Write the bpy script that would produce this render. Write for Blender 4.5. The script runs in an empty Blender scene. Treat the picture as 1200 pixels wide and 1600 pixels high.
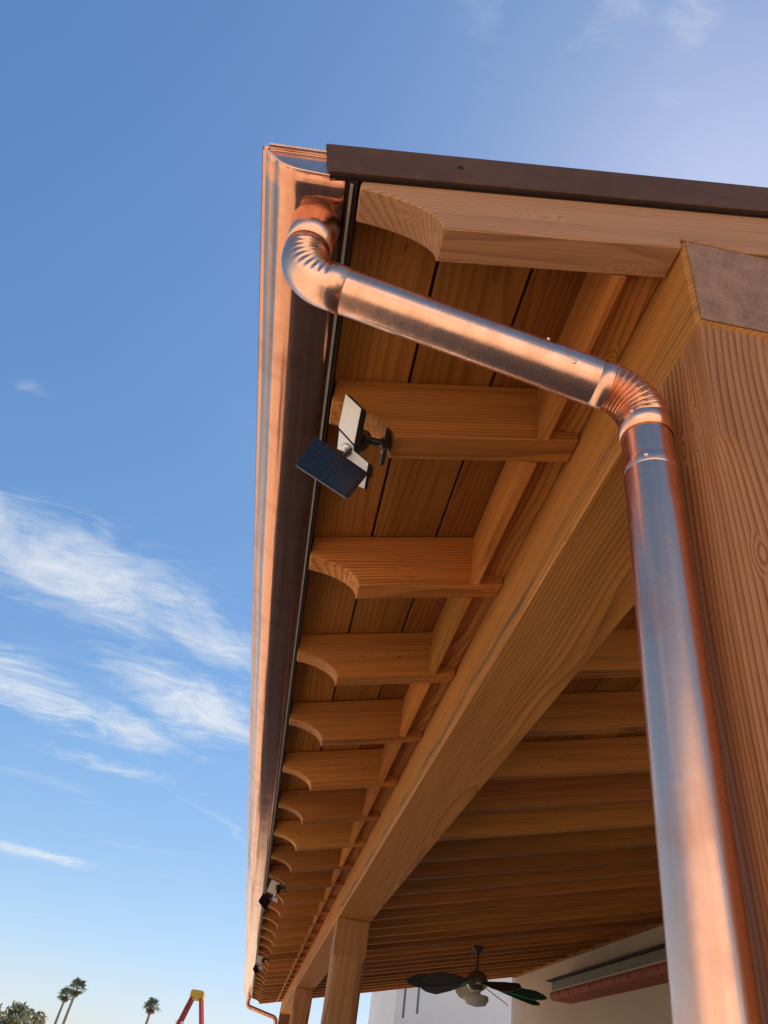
import bpy, bmesh, math, random
from mathutils import Vector, Matrix, noise

random.seed(7)
scene = bpy.context.scene
col = scene.collection

# ------------------------------------------------------------------ camera, world, sun
S = 0.65            # metres per working unit (unit = camera to gable face)
CZ = 1.60           # camera height
def P(x, y, z):     # working units (relative to the camera) -> metres
    return Vector((S * x, S * y, CZ + S * z))

cam_d = bpy.data.cameras.new('camera')
cam = bpy.data.objects.new('camera', cam_d); col.objects.link(cam)
right = Vector((0.98018, -0.15008, 0.12931))
down = Vector((0.19407, 0.59645, -0.77883))
fwd = Vector((0.03976, 0.78849, 0.61376))
m3 = Matrix((right, -down, -fwd)).transposed()
cam.matrix_world = Matrix.Translation((0, 0, CZ)) @ m3.to_4x4()
cam_d.sensor_width = 36.0
cam_d.lens = 1164.26 / 1600 * 36.0
cam_d.clip_start = 0.02
cam_d.clip_end = 6000
scene.camera = cam

SUN_EL, SUN_AZ = math.radians(55.5), math.radians(41)      # azimuth from +Y towards +X
world = bpy.data.worlds.new('World'); scene.world = world
world.use_nodes = True
wn, wl = world.node_tree.nodes, world.node_tree.links
wn.clear()
def wnode(t, **k):
    n = wn.new(t)
    for a, b in k.items(): setattr(n, a, b)
    return n
sky = wnode('ShaderNodeTexSky', sky_type='NISHITA', sun_disc=False)
sky.sun_elevation = SUN_EL; sky.sun_rotation = SUN_AZ
sky.altitude = 300; sky.air_density = 1.0; sky.dust_density = 0.33; sky.ozone_density = 4.3
bg = wnode('ShaderNodeBackground'); bg.inputs['Strength'].default_value = 0.10
out = wnode('ShaderNodeOutputWorld')
# thin cirrus: direction projected on a cloud deck
tc = wnode('ShaderNodeTexCoord')
sep = wnode('ShaderNodeSeparateXYZ'); wl.new(tc.outputs['Generated'], sep.inputs[0])
def wm(op, a, b=None, c=None, clamp=False):
    n = wnode('ShaderNodeMath', operation=op, use_clamp=clamp)
    for i, v in enumerate((a, b, c)):
        if v is None: continue
        if isinstance(v, (int, float)): n.inputs[i].default_value = v
        else: wl.new(v, n.inputs[i])
    return n.outputs[0]
zc = wm('MAXIMUM', sep.outputs[2], 0.03)
px = wm('DIVIDE', sep.outputs[0], zc); py = wm('DIVIDE', sep.outputs[1], zc)
comb = wnode('ShaderNodeCombineXYZ'); wl.new(px, comb.inputs[0]); wl.new(py, comb.inputs[1])
def wnoise(vec, scale, rot, stretch, detail=6, rough=0.6, dist=0.0, loc=(0, 0, 0)):
    mp = wnode('ShaderNodeMapping'); wl.new(vec, mp.inputs['Vector'])
    mp.inputs['Rotation'].default_value = (0, 0, rot); mp.inputs['Scale'].default_value = stretch
    mp.inputs['Location'].default_value = loc
    nz = wnode('ShaderNodeTexNoise'); wl.new(mp.outputs[0], nz.inputs['Vector'])
    nz.inputs['Scale'].default_value = scale; nz.inputs['Detail'].default_value = detail
    nz.inputs['Roughness'].default_value = rough; nz.inputs['Distortion'].default_value = dist
    return nz.outputs['Fac']
def wrange(v, a, b, c=0.0, d=1.0):
    n = wnode('ShaderNodeMapRange', interpolation_type='SMOOTHSTEP'); wl.new(v, n.inputs[0])
    for i, q in enumerate((a, b, c, d)): n.inputs[i + 1].default_value = q
    return n.outputs[0]
warp = wnoise(comb.outputs[0], 1.4, 0, (1, 1, 1), 3, 0.5)
warp2 = wnoise(comb.outputs[0], 1.4, 0, (1, 1, 1), 3, 0.5, 0, (9, 4, 2))
cw = wnode('ShaderNodeCombineXYZ')
wl.new(wm('ADD', px, wm('MULTIPLY', wm('SUBTRACT', warp, .5), .35)), cw.inputs[0])
wl.new(wm('ADD', py, wm('MULTIPLY', wm('SUBTRACT', warp2, .5), .45)), cw.inputs[1])
sw = wnode('ShaderNodeSeparateXYZ'); wl.new(cw.outputs[0], sw.inputs[0])
def bank(cx, cy, ang, sx, sy, amp):        # one drifting cloud bank on the deck
    dx = wm('SUBTRACT', sw.outputs[0], cx); dy = wm('SUBTRACT', sw.outputs[1], cy)
    c, s = math.cos(ang), math.sin(ang)
    u = wm('ADD', wm('MULTIPLY', dx, c / sx), wm('MULTIPLY', dy, s / sx))
    v = wm('ADD', wm('MULTIPLY', dx, -s / sy), wm('MULTIPLY', dy, c / sy))
    r2 = wm('ADD', wm('MULTIPLY', u, u), wm('MULTIPLY', v, v))
    return wm('MULTIPLY', wm('POWER', 2.718, wm('MULTIPLY', r2, -1.0)), amp)
BANKS = [(-0.64, 1.86, math.atan2(.40, .52), .42, .25, 1.05), (-1.00, 1.62, .5, .34, .20, 1.0), (-0.36, 2.05, .7, .22, .17, .95),
         (-1.05, 2.75, math.atan2(.35, .5), .50, .28, 1.0), (-0.40, 2.62, math.atan2(.47, .32), .42, .22, 1.1), (-.72, 2.95, .4, .32, .24, .8),
         (-1.5, 2.3, .5, .5, .3, .9), (-1.75, 5.75, .30, .50, .26, 1.05), (-0.45, 3.9, 1.15, .8, .05, .42),
         (0.25, 0.29, 1.25, .12, .05, .52), (0.00, .33, 1.2, .12, .05, .46), (.14, .30, 1.2, .14, .08, .36), (-.70, 1.05, .5, .06, .03, .42), (-.85, 3.45, .3, .45, .12, .6),
         (1.6, 2.4, .5, .6, .25, .9), (2.6, .8, .4, .6, .25, .8), (.4, -1.6, .5, .6, .2, .8), (-1.9, -.9, .5, .7, .25, .8)]
tot = None
for b in BANKS:
    g = bank(*b); tot = g if tot is None else wm('MAXIMUM', tot, g)
fine = wnoise(cw.outputs[0], 3.1, -0.62, (1.0, 1.45, 1), 6, 0.64, 1.3)
lace = wnoise(cw.outputs[0], 8.0, -0.62, (.9, 1.7, 1), 5, 0.65, 1.2)
dens = wm('ADD', wm('MULTIPLY', tot, 1.0), wm('ADD', wm('MULTIPLY', wm('SUBTRACT', fine, .50), 1.7), wm('MULTIPLY', wm('SUBTRACT', lace, .5), .8)))
cl = wrange(dens, 0.10, 1.55)
cl = wm('MULTIPLY', cl, wrange(tot, 0.02, 0.35))
wide = wnoise(cw.outputs[0], 1.1, -0.6, (.8, 2.0, 1), 5, .6, .4, (3.1, 1.7, 0))
veil = wm('MULTIPLY', wrange(wide, .56, .80), .22)
cl = wm('MAXIMUM', cl, veil)
cl = wm('MULTIPLY', cl, wrange(sep.outputs[2], 0.02, 0.14))
mixc = wnode('ShaderNodeMix', data_type='RGBA')
wl.new(wm('MULTIPLY', cl, .93), mixc.inputs['Factor'])
hs = wnode('ShaderNodeHueSaturation'); hs.inputs['Saturation'].default_value = 1.15
wl.new(sky.outputs[0], hs.inputs['Color'])
vm1 = wnode('ShaderNodeVectorMath', operation='MULTIPLY_ADD'); wl.new(hs.outputs[0], vm1.inputs[0])
vm1.inputs[1].default_value = (.108, .098, .075); vm1.inputs[2].default_value = (.765, .765, .765)
vm2 = wnode('ShaderNodeVectorMath', operation='DIVIDE'); wl.new(hs.outputs[0], vm2.inputs[0]); wl.new(vm1.outputs[0], vm2.inputs[1])
wl.new(vm2.outputs[0], mixc.inputs['A'])
mixc.inputs['B'].default_value = (4.9, 5.1, 5.3, 1)
wl.new(mixc.outputs['Result'], bg.inputs['Color'])
wl.new(bg.outputs[0], out.inputs[0])
world.cycles.sampling_method = 'MANUAL'; world.cycles.sample_map_resolution = 512

sd = bpy.data.lights.new('sun', 'SUN'); sd.energy = 5.0; sd.angle = math.radians(0.53); sd.color = (1.0, 0.95, 0.87)
sun = bpy.data.objects.new('sun', sd); col.objects.link(sun)
sdir = Vector((math.sin(SUN_AZ) * math.cos(SUN_EL), math.cos(SUN_AZ) * math.cos(SUN_EL), math.sin(SUN_EL)))
sun.rotation_euler = sdir.to_track_quat('Z', 'Y').to_euler(); sun.location = sdir * 40

vs = scene.view_settings
vs.view_transform = 'Standard'; vs.look = 'None'; vs.gamma = 1.0; vs.use_curve_mapping = False
vs.exposure = 0.78
scene.render.engine = 'CYCLES'
scene.cycles.max_bounces = 8; scene.cycles.diffuse_bounces = 4; scene.cycles.glossy_bounces = 3

# ------------------------------------------------------------------ materials
class NT:
    def __init__(self, name):
        self.m = bpy.data.materials.new(name); self.m.use_nodes = True
        self.t = self.m.node_tree; self.n = self.t.nodes; self.l = self.t.links
        self.bsdf = self.n['Principled BSDF']
    def node(self, t, **k):
        n = self.n.new(t)
        for a, b in k.items(): setattr(n, a, b)
        return n
    def math(self, op, a, b=None, c=None, clamp=False):
        n = self.node('ShaderNodeMath', operation=op, use_clamp=clamp)
        for i, v in enumerate((a, b, c)):
            if v is None: continue
            if isinstance(v, (int, float)): n.inputs[i].default_value = v
            else: self.l.new(v, n.inputs[i])
        return n.outputs[0]
    def mix(self, f, a, b, blend='MIX'):
        n = self.node('ShaderNodeMix', data_type='RGBA', blend_type=blend)
        for key, v in (('Factor', f), ('A', a), ('B', b)):
            if isinstance(v, (int, float)): n.inputs[key].default_value = v
            elif isinstance(v, tuple): n.inputs[key].default_value = (*v, 1)
            else: self.l.new(v, n.inputs[key])
        return n.outputs['Result']
    def coords(self, scale=(1, 1, 1), kind='Object', offset=None):
        t = self.node('ShaderNodeTexCoord').outputs[kind]
        if offset is not None:
            a = self.node('ShaderNodeVectorMath', operation='ADD'); self.l.new(t, a.inputs[0]); self.l.new(offset, a.inputs[1]); t = a.outputs[0]
        m = self.node('ShaderNodeVectorMath', operation='MULTIPLY'); self.l.new(t, m.inputs[0]); m.inputs[1].default_value = scale
        return m.outputs[0]
    def noise(self, vec, scale=1, detail=4, rough=.55, dist=0):
        n = self.node('ShaderNodeTexNoise'); self.l.new(vec, n.inputs['Vector'])
        n.inputs['Scale'].default_value = scale; n.inputs['Detail'].default_value = detail
        n.inputs['Roughness'].default_value = rough; n.inputs['Distortion'].default_value = dist
        return n.outputs['Fac']
    def rng(self, v, a, b, c=0., d=1.):
        n = self.node('ShaderNodeMapRange', interpolation_type='SMOOTHSTEP'); self.l.new(v, n.inputs[0])
        for i, q in enumerate((a, b, c, d)): n.inputs[i + 1].default_value = q
        return n.outputs[0]
    def bump(self, h, strength, dist=0.002):
        n = self.node('ShaderNodeBump'); self.l.new(h, n.inputs['Height'])
        n.inputs['Strength'].default_value = strength; n.inputs['Distance'].default_value = dist
        self.l.new(n.outputs[0], self.bsdf.inputs['Normal'])
    def set(self, **k):
        for a, v in k.items():
            i = self.bsdf.inputs[a.replace('_', ' ')]
            if isinstance(v, tuple): i.default_value = (*v, 1)
            elif isinstance(v, (int, float)): i.default_value = v
            else: self.l.new(v, i)

def wood(name, light, dark, freq=140, rough=.62, contrast=1.0, knots=1.0, stripe=None, pith=(.10, .16), ypith=-.12, knot_gate=.72, blotch=.32, wave=.09):
    """Sawn softwood as a solid: growth rings round a pith running along local X."""
    w = NT(name)
    rnd = w.node('ShaderNodeObjectInfo').outputs['Random']
    offv = w.node('ShaderNodeCombineXYZ')
    w.l.new(w.math('MULTIPLY', rnd, 61.0), offv.inputs[0])
    off = offv.outputs[0]
    base = w.coords((1, 1, 1), offset=off)
    sp = w.node('ShaderNodeSeparateXYZ'); w.l.new(base, sp.inputs[0])
    lown = w.node('ShaderNodeTexNoise'); w.l.new(w.coords((.6, 2.4, 2.4), offset=off), lown.inputs['Vector'])
    lown.inputs['Scale'].default_value = 1.0; lown.inputs['Detail'].default_value = 2.0
    lsep = w.node('ShaderNodeSeparateColor'); w.l.new(lown.outputs['Color'], lsep.inputs[0])
    low, low2 = lsep.outputs[0], lsep.outputs[1]
    # knots
    vo = w.node('ShaderNodeTexVoronoi', feature='F1'); w.l.new(w.coords((1.6, 4.6, 4.6), offset=off), vo.inputs['Vector'])
    kd = vo.outputs['Distance']
    vs_ = w.node('ShaderNodeSeparateColor'); w.l.new(vo.outputs['Color'], vs_.inputs[0])
    has = w.math('GREATER_THAN', vs_.outputs[0], knot_gate)
    swirl = w.math('MULTIPLY', w.rng(kd, .46, .0, 0, .020 * knots), has)
    y0 = w.math('MULTIPLY_ADD', w.math('FRACT', w.math('MULTIPLY', rnd, 7.31)), .24, ypith)
    z0 = w.math('MULTIPLY_ADD', w.math('FRACT', w.math('MULTIPLY', rnd, 13.7)), pith[1], pith[0])
    yy = w.math('ADD', sp.outputs[1], w.math('ADD', y0, w.math('MULTIPLY_ADD', low, wave, -wave / 2)))
    zz = w.math('ADD', sp.outputs[2], w.math('ADD', z0, w.math('MULTIPLY_ADD', low2, wave, -wave / 2)))
    r = w.math('SQRT', w.math('ADD', w.math('MULTIPLY', yy, yy), w.math('MULTIPLY', zz, zz)))
    r = w.math('ADD', r, swirl)
    fr = w.math('FRACT', w.math('MULTIPLY', r, freq))
    ramp = w.node('ShaderNodeValToRGB'); w.l.new(fr, ramp.inputs[0])
    e = ramp.color_ramp.elements; e[0].position = 0; e[0].color = (0, 0, 0, 1); e[1].position = 1; e[1].color = (.1, .1, .1, 1)
    for pos, v in ((.45, .18), (.78, .75), (.88, 1.0)):
        q = e.new(pos); q.color = (v, v, v, 1)
    ring = ramp.outputs[0]
    fib = w.noise(w.coords((3, 160, 160), offset=off), 1, 2, .6)
    fib2 = w.noise(w.coords((1.2, 45, 45), offset=off), 1, 2, .6)
    blot = w.noise(w.coords((.8, 5, 5), offset=off), 1.3, 3, .55)
    rs = w.math('MULTIPLY', ring, .62 * contrast)
    rs = w.math('MULTIPLY', rs, w.rng(blot, .2, .75, .45, 1.1))
    rs = w.math('ADD', rs, w.math('MULTIPLY', w.rng(fib2, .35, .75), .3 * contrast), clamp=True)
    c = w.mix(rs, light, dark)
    tone = w.math('ADD', w.math('MULTIPLY_ADD', rnd, .52, .74 - blotch / 2), w.math('MULTIPLY', blot, blotch))
    tone = w.math('MULTIPLY', tone, w.math('MULTIPLY_ADD', fib, .35, .82))
    tone = w.math('MULTIPLY', tone, w.math('ADD', w.rng(kd, .03, .10, .35, 1.0), w.math('SUBTRACT', 1.0, has), clamp=True))
    grey = w.node('ShaderNodeCombineColor')
    for i in range(3): w.l.new(tone, grey.inputs[i])
    c = w.mix(1.0, c, grey.outputs[0], 'MULTIPLY')
    hue = w.node('ShaderNodeHueSaturation'); w.l.new(c, hue.inputs['Color'])
    w.l.new(w.math('MULTIPLY_ADD', w.math('FRACT', w.math('MULTIPLY', rnd, 29.3)), .012, .4935), hue.inputs['Hue'])
    c = hue.outputs[0]
    if stripe:   # grey weathered wane along one lower arris of the timber (local y, z window)
        sy, sz0, sz1, coln = stripe
        o = w.coords()
        so = w.node('ShaderNodeSeparateXYZ'); w.l.new(o, so.inputs[0])
        wob = w.math('MULTIPLY_ADD', w.noise(w.coords((1.6, 1, 1)), 1.6, 4), .06, -.03)
        zt = w.math('ADD', so.outputs[2], wob)
        k = w.math('MULTIPLY', w.rng(zt, sz0 - .010, sz0 + .010), w.rng(zt, sz1 + .012, sz1 - .012))
        k = w.math('MULTIPLY', k, w.math('GREATER_THAN', so.outputs[1], sy))
        k = w.math('MULTIPLY', k, w.rng(w.noise(w.coords((2.6, 22, 22)), 1, 4), .36, .62, .05, .9))
        c = w.mix(k, c, coln)
    w.set(Base_Color=c, Roughness=rough)
    w.bsdf.inputs['Specular IOR Level'].default_value = .3
    w.bump(fib, .35, .0012)
    return w.m

def endgrain(name, light, dark):
    w = NT(name)
    sp = w.node('ShaderNodeSeparateXYZ'); w.l.new(w.coords(), sp.inputs[0])
    n1 = w.noise(w.coords((5, 5, 5)), 1.5, 4)
    yy = w.math('ADD', sp.outputs[1], w.math('MULTIPLY_ADD', n1, .05, .02)); zz = w.math('ADD', sp.outputs[2], .19)
    r = w.math('SQRT', w.math('ADD', w.math('MULTIPLY', yy, yy), w.math('MULTIPLY', zz, zz)))
    fr = w.math('FRACT', w.math('MULTIPLY', r, 170))
    bl = w.noise(w.coords((14, 14, 14)), 1.5, 6, .65)
    fi = w.noise(w.coords((90, 90, 90)), 1.5, 3, .6)
    f = w.math('ADD', w.math('MULTIPLY', fr, .25), w.math('ADD', w.rng(bl, .3, .8, 0, .6), w.rng(fi, .4, .8, 0, .3)), clamp=True)
    # drying checks radiating in the end grain
    ck = w.noise(w.coords((4, 60, 14)), 1, 3, .5)
    c = w.mix(f, light, dark)
    c = w.mix(w.rng(ck, .66, .74), c, (.03, .02, .018))
    w.set(Base_Color=c, Roughness=.85); w.bump(f, .4, .002)
    return w.m

LIGHT, DARK = (.48, .21, .046), (.20, .068, .012)
M = {}
M['wood'] = wood('fir_timber', LIGHT, DARK)
M['wood_rafter'] = wood('fir_rafter', (.51, .208, .044), (.19, .060, .011), 120, contrast=1.3, knots=1.3, blotch=.7, wave=.12)
M['wood_barge'] = wood('fir_barge', (.40, .205, .105), (.20, .088, .042), 150, contrast=1.0, knots=1.0)
M['wood_post'] = wood('fir_post', (.46, .215, .080), (.18, .064, .022), 140, contrast=1.4, knots=2.6, pith=(.16, .08), ypith=.10, knot_gate=.82, wave=.16, blotch=.5)
M['wood_plank'] = wood('fir_plank', (.42, .168, .034), (.18, .058, .011), 90, contrast=.95, blotch=.9)
M['wood_beam'] = wood('fir_beam', (.66, .278, .066), (.27, .094, .018), 105, contrast=1.0, knots=.55, knot_gate=.88,
                      stripe=(.095, -.084, -.058, (.115, .085, .052)))
M['wood_block'] = wood('fir_block', (.58, .242, .052), (.24, .080, .015), 130)
M['end'] = endgrain('weathered_end_grain', (.38, .225, .155), (.13, .066, .046))

def metal_painted(name, colr, rough):
    w = NT(name)
    n = w.noise(w.coords((30, 30, 30)), 1.0, 5, .6); n2 = w.noise(w.coords((2, 8, 8)), 1.0, 4, .6)
    d = tuple(v * .72 for v in colr)
    w.set(Base_Color=w.mix(w.rng(w.math('ADD', w.math('MULTIPLY', n, .5), w.math('MULTIPLY', n2, .5)), .35, .65), d, colr), Roughness=rough)
    w.bsdf.inputs['Specular IOR Level'].default_value = .2
    w.bump(n, .08, .001)
    return w.m
M['brown_metal'] = metal_painted('brown_painted_metal', (.115, .058, .037), .65)
M['dark_metal'] = metal_painted('dark_bronze_strip', (.030, .018, .014), .5)
M['galv'] = metal_painted('galvanised_strip', (.34, .30, .28), .5)

def copper(name, base, dull, rough, stretch, bumpy=.25):
    w = NT(name)
    st = w.noise(w.coords(stretch), 1.0, 5, .6)
    sm = w.noise(w.coords((9, 9, 9)), 1.0, 5, .65)
    sc = w.noise(w.coords((45, 45, 45)), 1.0, 3, .6)
    f = w.math('ADD', w.math('MULTIPLY', w.rng(st, .35, .72), .6), w.math('MULTIPLY', w.rng(sm, .45, .75), .5), clamp=True)
    c = w.mix(f, base, dull)
    w.set(Base_Color=c, Metallic=1.0, Roughness=w.math('ADD', w.math('MULTIPLY_ADD', f, .12, rough), w.rng(sc, .5, .8, 0, .05)))
    w.bump(w.math('ADD', st, w.math('MULTIPLY', w.noise(w.coords((5, 5, 5)), 1, 2), 1.3)), bumpy, .003)
    return w.m
M['copper'] = copper('new_copper', (.93, .58, .43), (.74, .37, .24), .23, (25, 25, 1.2))
M['copper_gutter'] = copper('gutter_copper', (.78, .40, .265), (.40, .165, .095), .12, (26, .35, 26), .3)
M['solder'] = copper('tinned_copper', (.86, .66, .55), (.80, .46, .32), .28, (9, 9, 9))

def plain(name, colr, rough=.5, metallic=0., var=.15, scale=20):
    w = NT(name); n = w.noise(w.coords((scale,) * 3), 1, 4)
    w.set(Base_Color=w.mix(n, tuple(v * (1 - var) for v in colr), tuple(min(1, v * (1 + var)) for v in colr)), Roughness=rough, Metallic=metallic)
    return w.m
M['black'] = plain('black_plastic', (.012, .012, .013), .38)
M['lens'] = plain('white_diffuser', (.86, .84, .78), .35, 0, .05, 60)
M['lens_clear'] = plain('silver_reflector', (.80, .80, .82), .25, .5, .2, 120)
M['pv'] = plain('solar_cells', (.004, .008, .018), .22, 0, .3, 40)
M['pv_line'] = plain('cell_busbar', (.008, .013, .024), .4)
M['stucco'] = None
def stucco(name, colr):
    w = NT(name)
    n = w.noise(w.coords((60, 60, 60)), 1, 5, .6); b = w.noise(w.coords((.6, .6, .6)), 1, 5, .6)
    f = w.math('ADD', w.math('MULTIPLY', n, .35), w.math('MULTIPLY', b, .65))
    w.set(Base_Color=w.mix(w.rng(f, .3, .7), tuple(v * .84 for v in colr), colr), Roughness=.9)
    w.bump(n, .5, .004); return w.m
M['stucco_beige'] = stucco('beige_stucco', (.60, .51, .42))
M['stucco_white'] = stucco('white_stucco', (.78, .77, .76))
M['stucco_cream'] = stucco('cream_stucco', (.80, .70, .61))
M['pane'] = plain('window_glass', (.03, .035, .04), .05)
M['grey_trim'] = plain('grey_trim', (.20, .20, .18), .7)
M['tile'] = plain('terracotta', (.30, .085, .04), .8, 0, .4, 9)
M['mortar'] = plain('mortar', (.58, .50, .41), .9)
M['glass_dark'] = plain('grey_slot_panel', (.24, .26, .27), .4)
M['teal'] = plain('teal_patina', (.03, .19, .16), .5, .2, .4, 9)
M['fan_dark'] = plain('charcoal_blade', (.045, .046, .046), .55, 0, .3, 9)
M['fan_light'] = plain('pale_blade', (.45, .40, .32), .6, 0, .2, 9)
M['nickel'] = plain('nickel', (.55, .55, .54), .28, 1.0)
M['frost'] = plain('frosted_glass', (.50, .49, .45), .4)
M['ladder_red'] = plain('red_fibreglass', (.42, .035, .022), .5)
M['ladder_yellow'] = plain('yellow_plastic', (.72, .44, .03), .5)
M['alu'] = plain('aluminium', (.6, .6, .6), .35, 1.0)
M['palm_leaf'] = plain('palm_leaf', (.115, .150, .080), .6, 0, .4, 3)
M['palm_dead'] = plain('dead_frond', (.20, .145, .085), .85, 0, .3, 3)
M['palm_trunk'] = plain('palm_trunk', (.24, .19, .15), .9, 0, .25, 6)
M['leaf'] = plain('grey_green_leaf', (.15, .16, .09), .65, 0, .45, 2)
M['leaf2'] = plain('olive_leaf', (.19, .18, .11), .65, 0, .45, 2)
M['bark'] = plain('bark', (.12, .09, .065), .95, 0, .3, 8)

def ground_mat():
    w = NT('desert_gravel')
    a = w.noise(w.coords((2, 2, 2)), 1, 8, .65); b = w.noise(w.coords((55, 55, 55)), 1, 4, .6); c = w.noise(w.coords((.12, .12, .12)), 1, 5)
    f = w.math('ADD', w.math('MULTIPLY', a, .4), w.math('ADD', w.math('MULTIPLY', b, .35), w.math('MULTIPLY', c, .25)))
    w.set(Base_Color=w.mix(w.rng(f, .35, .65), (.40, .295, .195), (.60, .46, .32)), Roughness=.95); w.bump(b, .6, .02)
    return w.m
def slab_mat():
    w = NT('patio_concrete')
    a = w.noise(w.coords((3, 3, 3)), 1, 7, .6); b = w.noise(w.coords((70, 70, 70)), 1, 4, .6)
    f = w.math('ADD', w.math('MULTIPLY', a, .6), w.math('MULTIPLY', b, .4))
    w.set(Base_Color=w.mix(w.rng(f, .35, .65), (.25, .18, .125), (.36, .265, .185)), Roughness=.85); w.bump(b, .3, .004)
    return w.m
M['ground'] = ground_mat(); M['slab'] = slab_mat()

# ------------------------------------------------------------------ helpers
WM = {}                                     # world matrix of every object we make
def link(name, me, mat, M4, parent=None):
    o = bpy.data.objects.new(name, me)
    if mat is not None and len(me.materials) == 0: me.materials.append(mat)
    col.objects.link(o)
    return put(o, M4, parent)
def put(o, M4, parent=None):
    WM[o] = M4.copy()
    if parent is None: o.matrix_basis = M4
    else:
        o.parent = parent; o.matrix_parent_inverse = Matrix()
        o.matrix_basis = WM[parent].inverted() @ M4
    return o
def empty(name, loc):
    o = bpy.data.objects.new(name, None); o.empty_display_size = .1; col.objects.link(o)
    return put(o, Matrix.Translation(loc))
def tag(o, label, cat, group=None):
    o['label'] = label; o['category'] = cat
    if group: o['group'] = group
    return o
def structure(o): o['kind'] = 'structure'; return o
def axes(origin, xa, za):
    x = Vector(xa).normalized(); z = Vector(za).normalized(); y = z.cross(x).normalized(); z = x.cross(y)
    m = Matrix((x, y, z)).transposed().to_4x4(); m.translation = origin
    return m
def to_mesh(bm, name, smooth=None):
    bmesh.ops.recalc_face_normals(bm, faces=bm.faces[:])
    me = bpy.data.meshes.new(name); bm.to_mesh(me); bm.free()
    if smooth is not None:
        for p in me.polygons: p.use_smooth = True
        me.set_sharp_from_angle(angle=math.radians(smooth))
    return me
def box_mesh(name, lx, ly, lz, bevel=0., seg=1, cuts=0, wob=0.):
    bm = bmesh.new(); bmesh.ops.create_cube(bm, size=1)
    for v in bm.verts: v.co = Vector((v.co.x * lx, v.co.y * ly, v.co.z * lz))
    if cuts:
        ed = [e for e in bm.edges if abs((e.verts[0].co - e.verts[1].co).normalized().x) > .9]
        bmesh.ops.subdivide_edges(bm, edges=ed, cuts=cuts)
        for v in bm.verts:
            n = noise.noise(Vector((v.co.x * 1.7 + lx * 9, v.co.y * 4, v.co.z * 4)))
            n2 = noise.noise(Vector((v.co.x * 1.7 + lx * 5 + 7, v.co.y * 4, v.co.z * 4)))
            v.co.y += n * wob; v.co.z += n2 * wob
    if bevel:
        ed = [e for e in bm.edges if e.calc_face_angle(0) > .5]
        bmesh.ops.bevel(bm, geom=ed, offset=bevel, segments=seg, profile=.5, affect='EDGES', clamp_overlap=True)
    return to_mesh(bm, name)
def box(name, lo, hi, mat, parent=None, bevel=0., long='x'):
    """box between two world corners; grain (local x) along the given world axis"""
    lo, hi = Vector(lo), Vector(hi); c = (lo + hi) / 2; d = hi - lo
    if long == 'x': m, s = axes(c, (1, 0, 0), (0, 0, 1)), (d.x, d.y, d.z)
    elif long == 'y': m, s = axes(c, (0, 1, 0), (0, 0, 1)), (d.y, d.x, d.z)
    else: m, s = axes(c, (0, 0, 1), (1, 0, 0)), (d.z, d.y, d.x)
    return link(name, box_mesh(name, *s, bevel=bevel), mat, m, parent)
def prism_mesh(name, pts, y0, y1, bevel=0., smooth=None):
    """closed polygon in local XZ extruded along local Y"""
    bm = bmesh.new()
    a = [bm.verts.new((x, y0, z)) for x, z in pts]; b = [bm.verts.new((x, y1, z)) for x, z in pts]
    bm.faces.new(a); bm.faces.new(b[::-1])
    n = len(pts)
    for i in range(n): bm.faces.new((a[i], b[i], b[(i + 1) % n], a[(i + 1) % n]))
    if bevel:
        bmesh.ops.recalc_face_normals(bm, faces=bm.faces[:])
        ed = [e for e in bm.edges if e.calc_face_angle(0) > .6]
        bmesh.ops.bevel(bm, geom=ed, offset=bevel, segments=1, affect='EDGES', clamp_overlap=True)
    return to_mesh(bm, name, smooth)
def world_mesh(name, bm, mat, base, parent=None, smooth=40):
    """bm holds world coordinates; object origin goes to base"""
    for v in bm.verts: v.co -= Vector(base)
    return link(name, to_mesh(bm, name, smooth), mat, Matrix.Translation(base), parent)
def frames(pts):
    T = []
    for i in range(len(pts)):
        a = pts[max(0, i - 1)]; b = pts[min(len(pts) - 1, i + 1)]; T.append((b - a).normalized())
    n = T[0].orthogonal().normalized(); F = []
    for i, t in enumerate(T):
        if i: n = (T[i - 1].rotation_difference(t)) @ n
        n = (n - t * n.dot(t)).normalized(); F.append((n, t.cross(n)))
    return T, F
def tube(bm, pts, rad, seg=32, cap=True):
    """rad: float or f(i, normal) -> radius"""
    pts = [Vector(p) for p in pts]; T, F = frames(pts); rings = []
    for i, p in enumerate(pts):
        ring = []
        for k in range(seg):
            a = 2 * math.pi * k / seg; d = F[i][0] * math.cos(a) + F[i][1] * math.sin(a)
            r = rad(i, d) if callable(rad) else rad
            ring.append(bm.verts.new(p + d * r))
        rings.append(ring)
    for i in range(len(rings) - 1):
        for k in range(seg):
            bm.faces.new((rings[i][k], rings[i][(k + 1) % seg], rings[i + 1][(k + 1) % seg], rings[i + 1][k]))
    if cap:
        bm.faces.new(rings[0][::-1]); bm.faces.new(rings[-1])
    return rings
def sub_box(bm, c, sx, sy, sz, rot=None):
    r = bmesh.ops.create_cube(bm, size=1)['verts']
    for v in r:
        v.co = Vector((v.co.x * sx, v.co.y * sy, v.co.z * sz))
        if rot is not None: v.co = rot @ v.co
        v.co += Vector(c)
    return r
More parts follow.
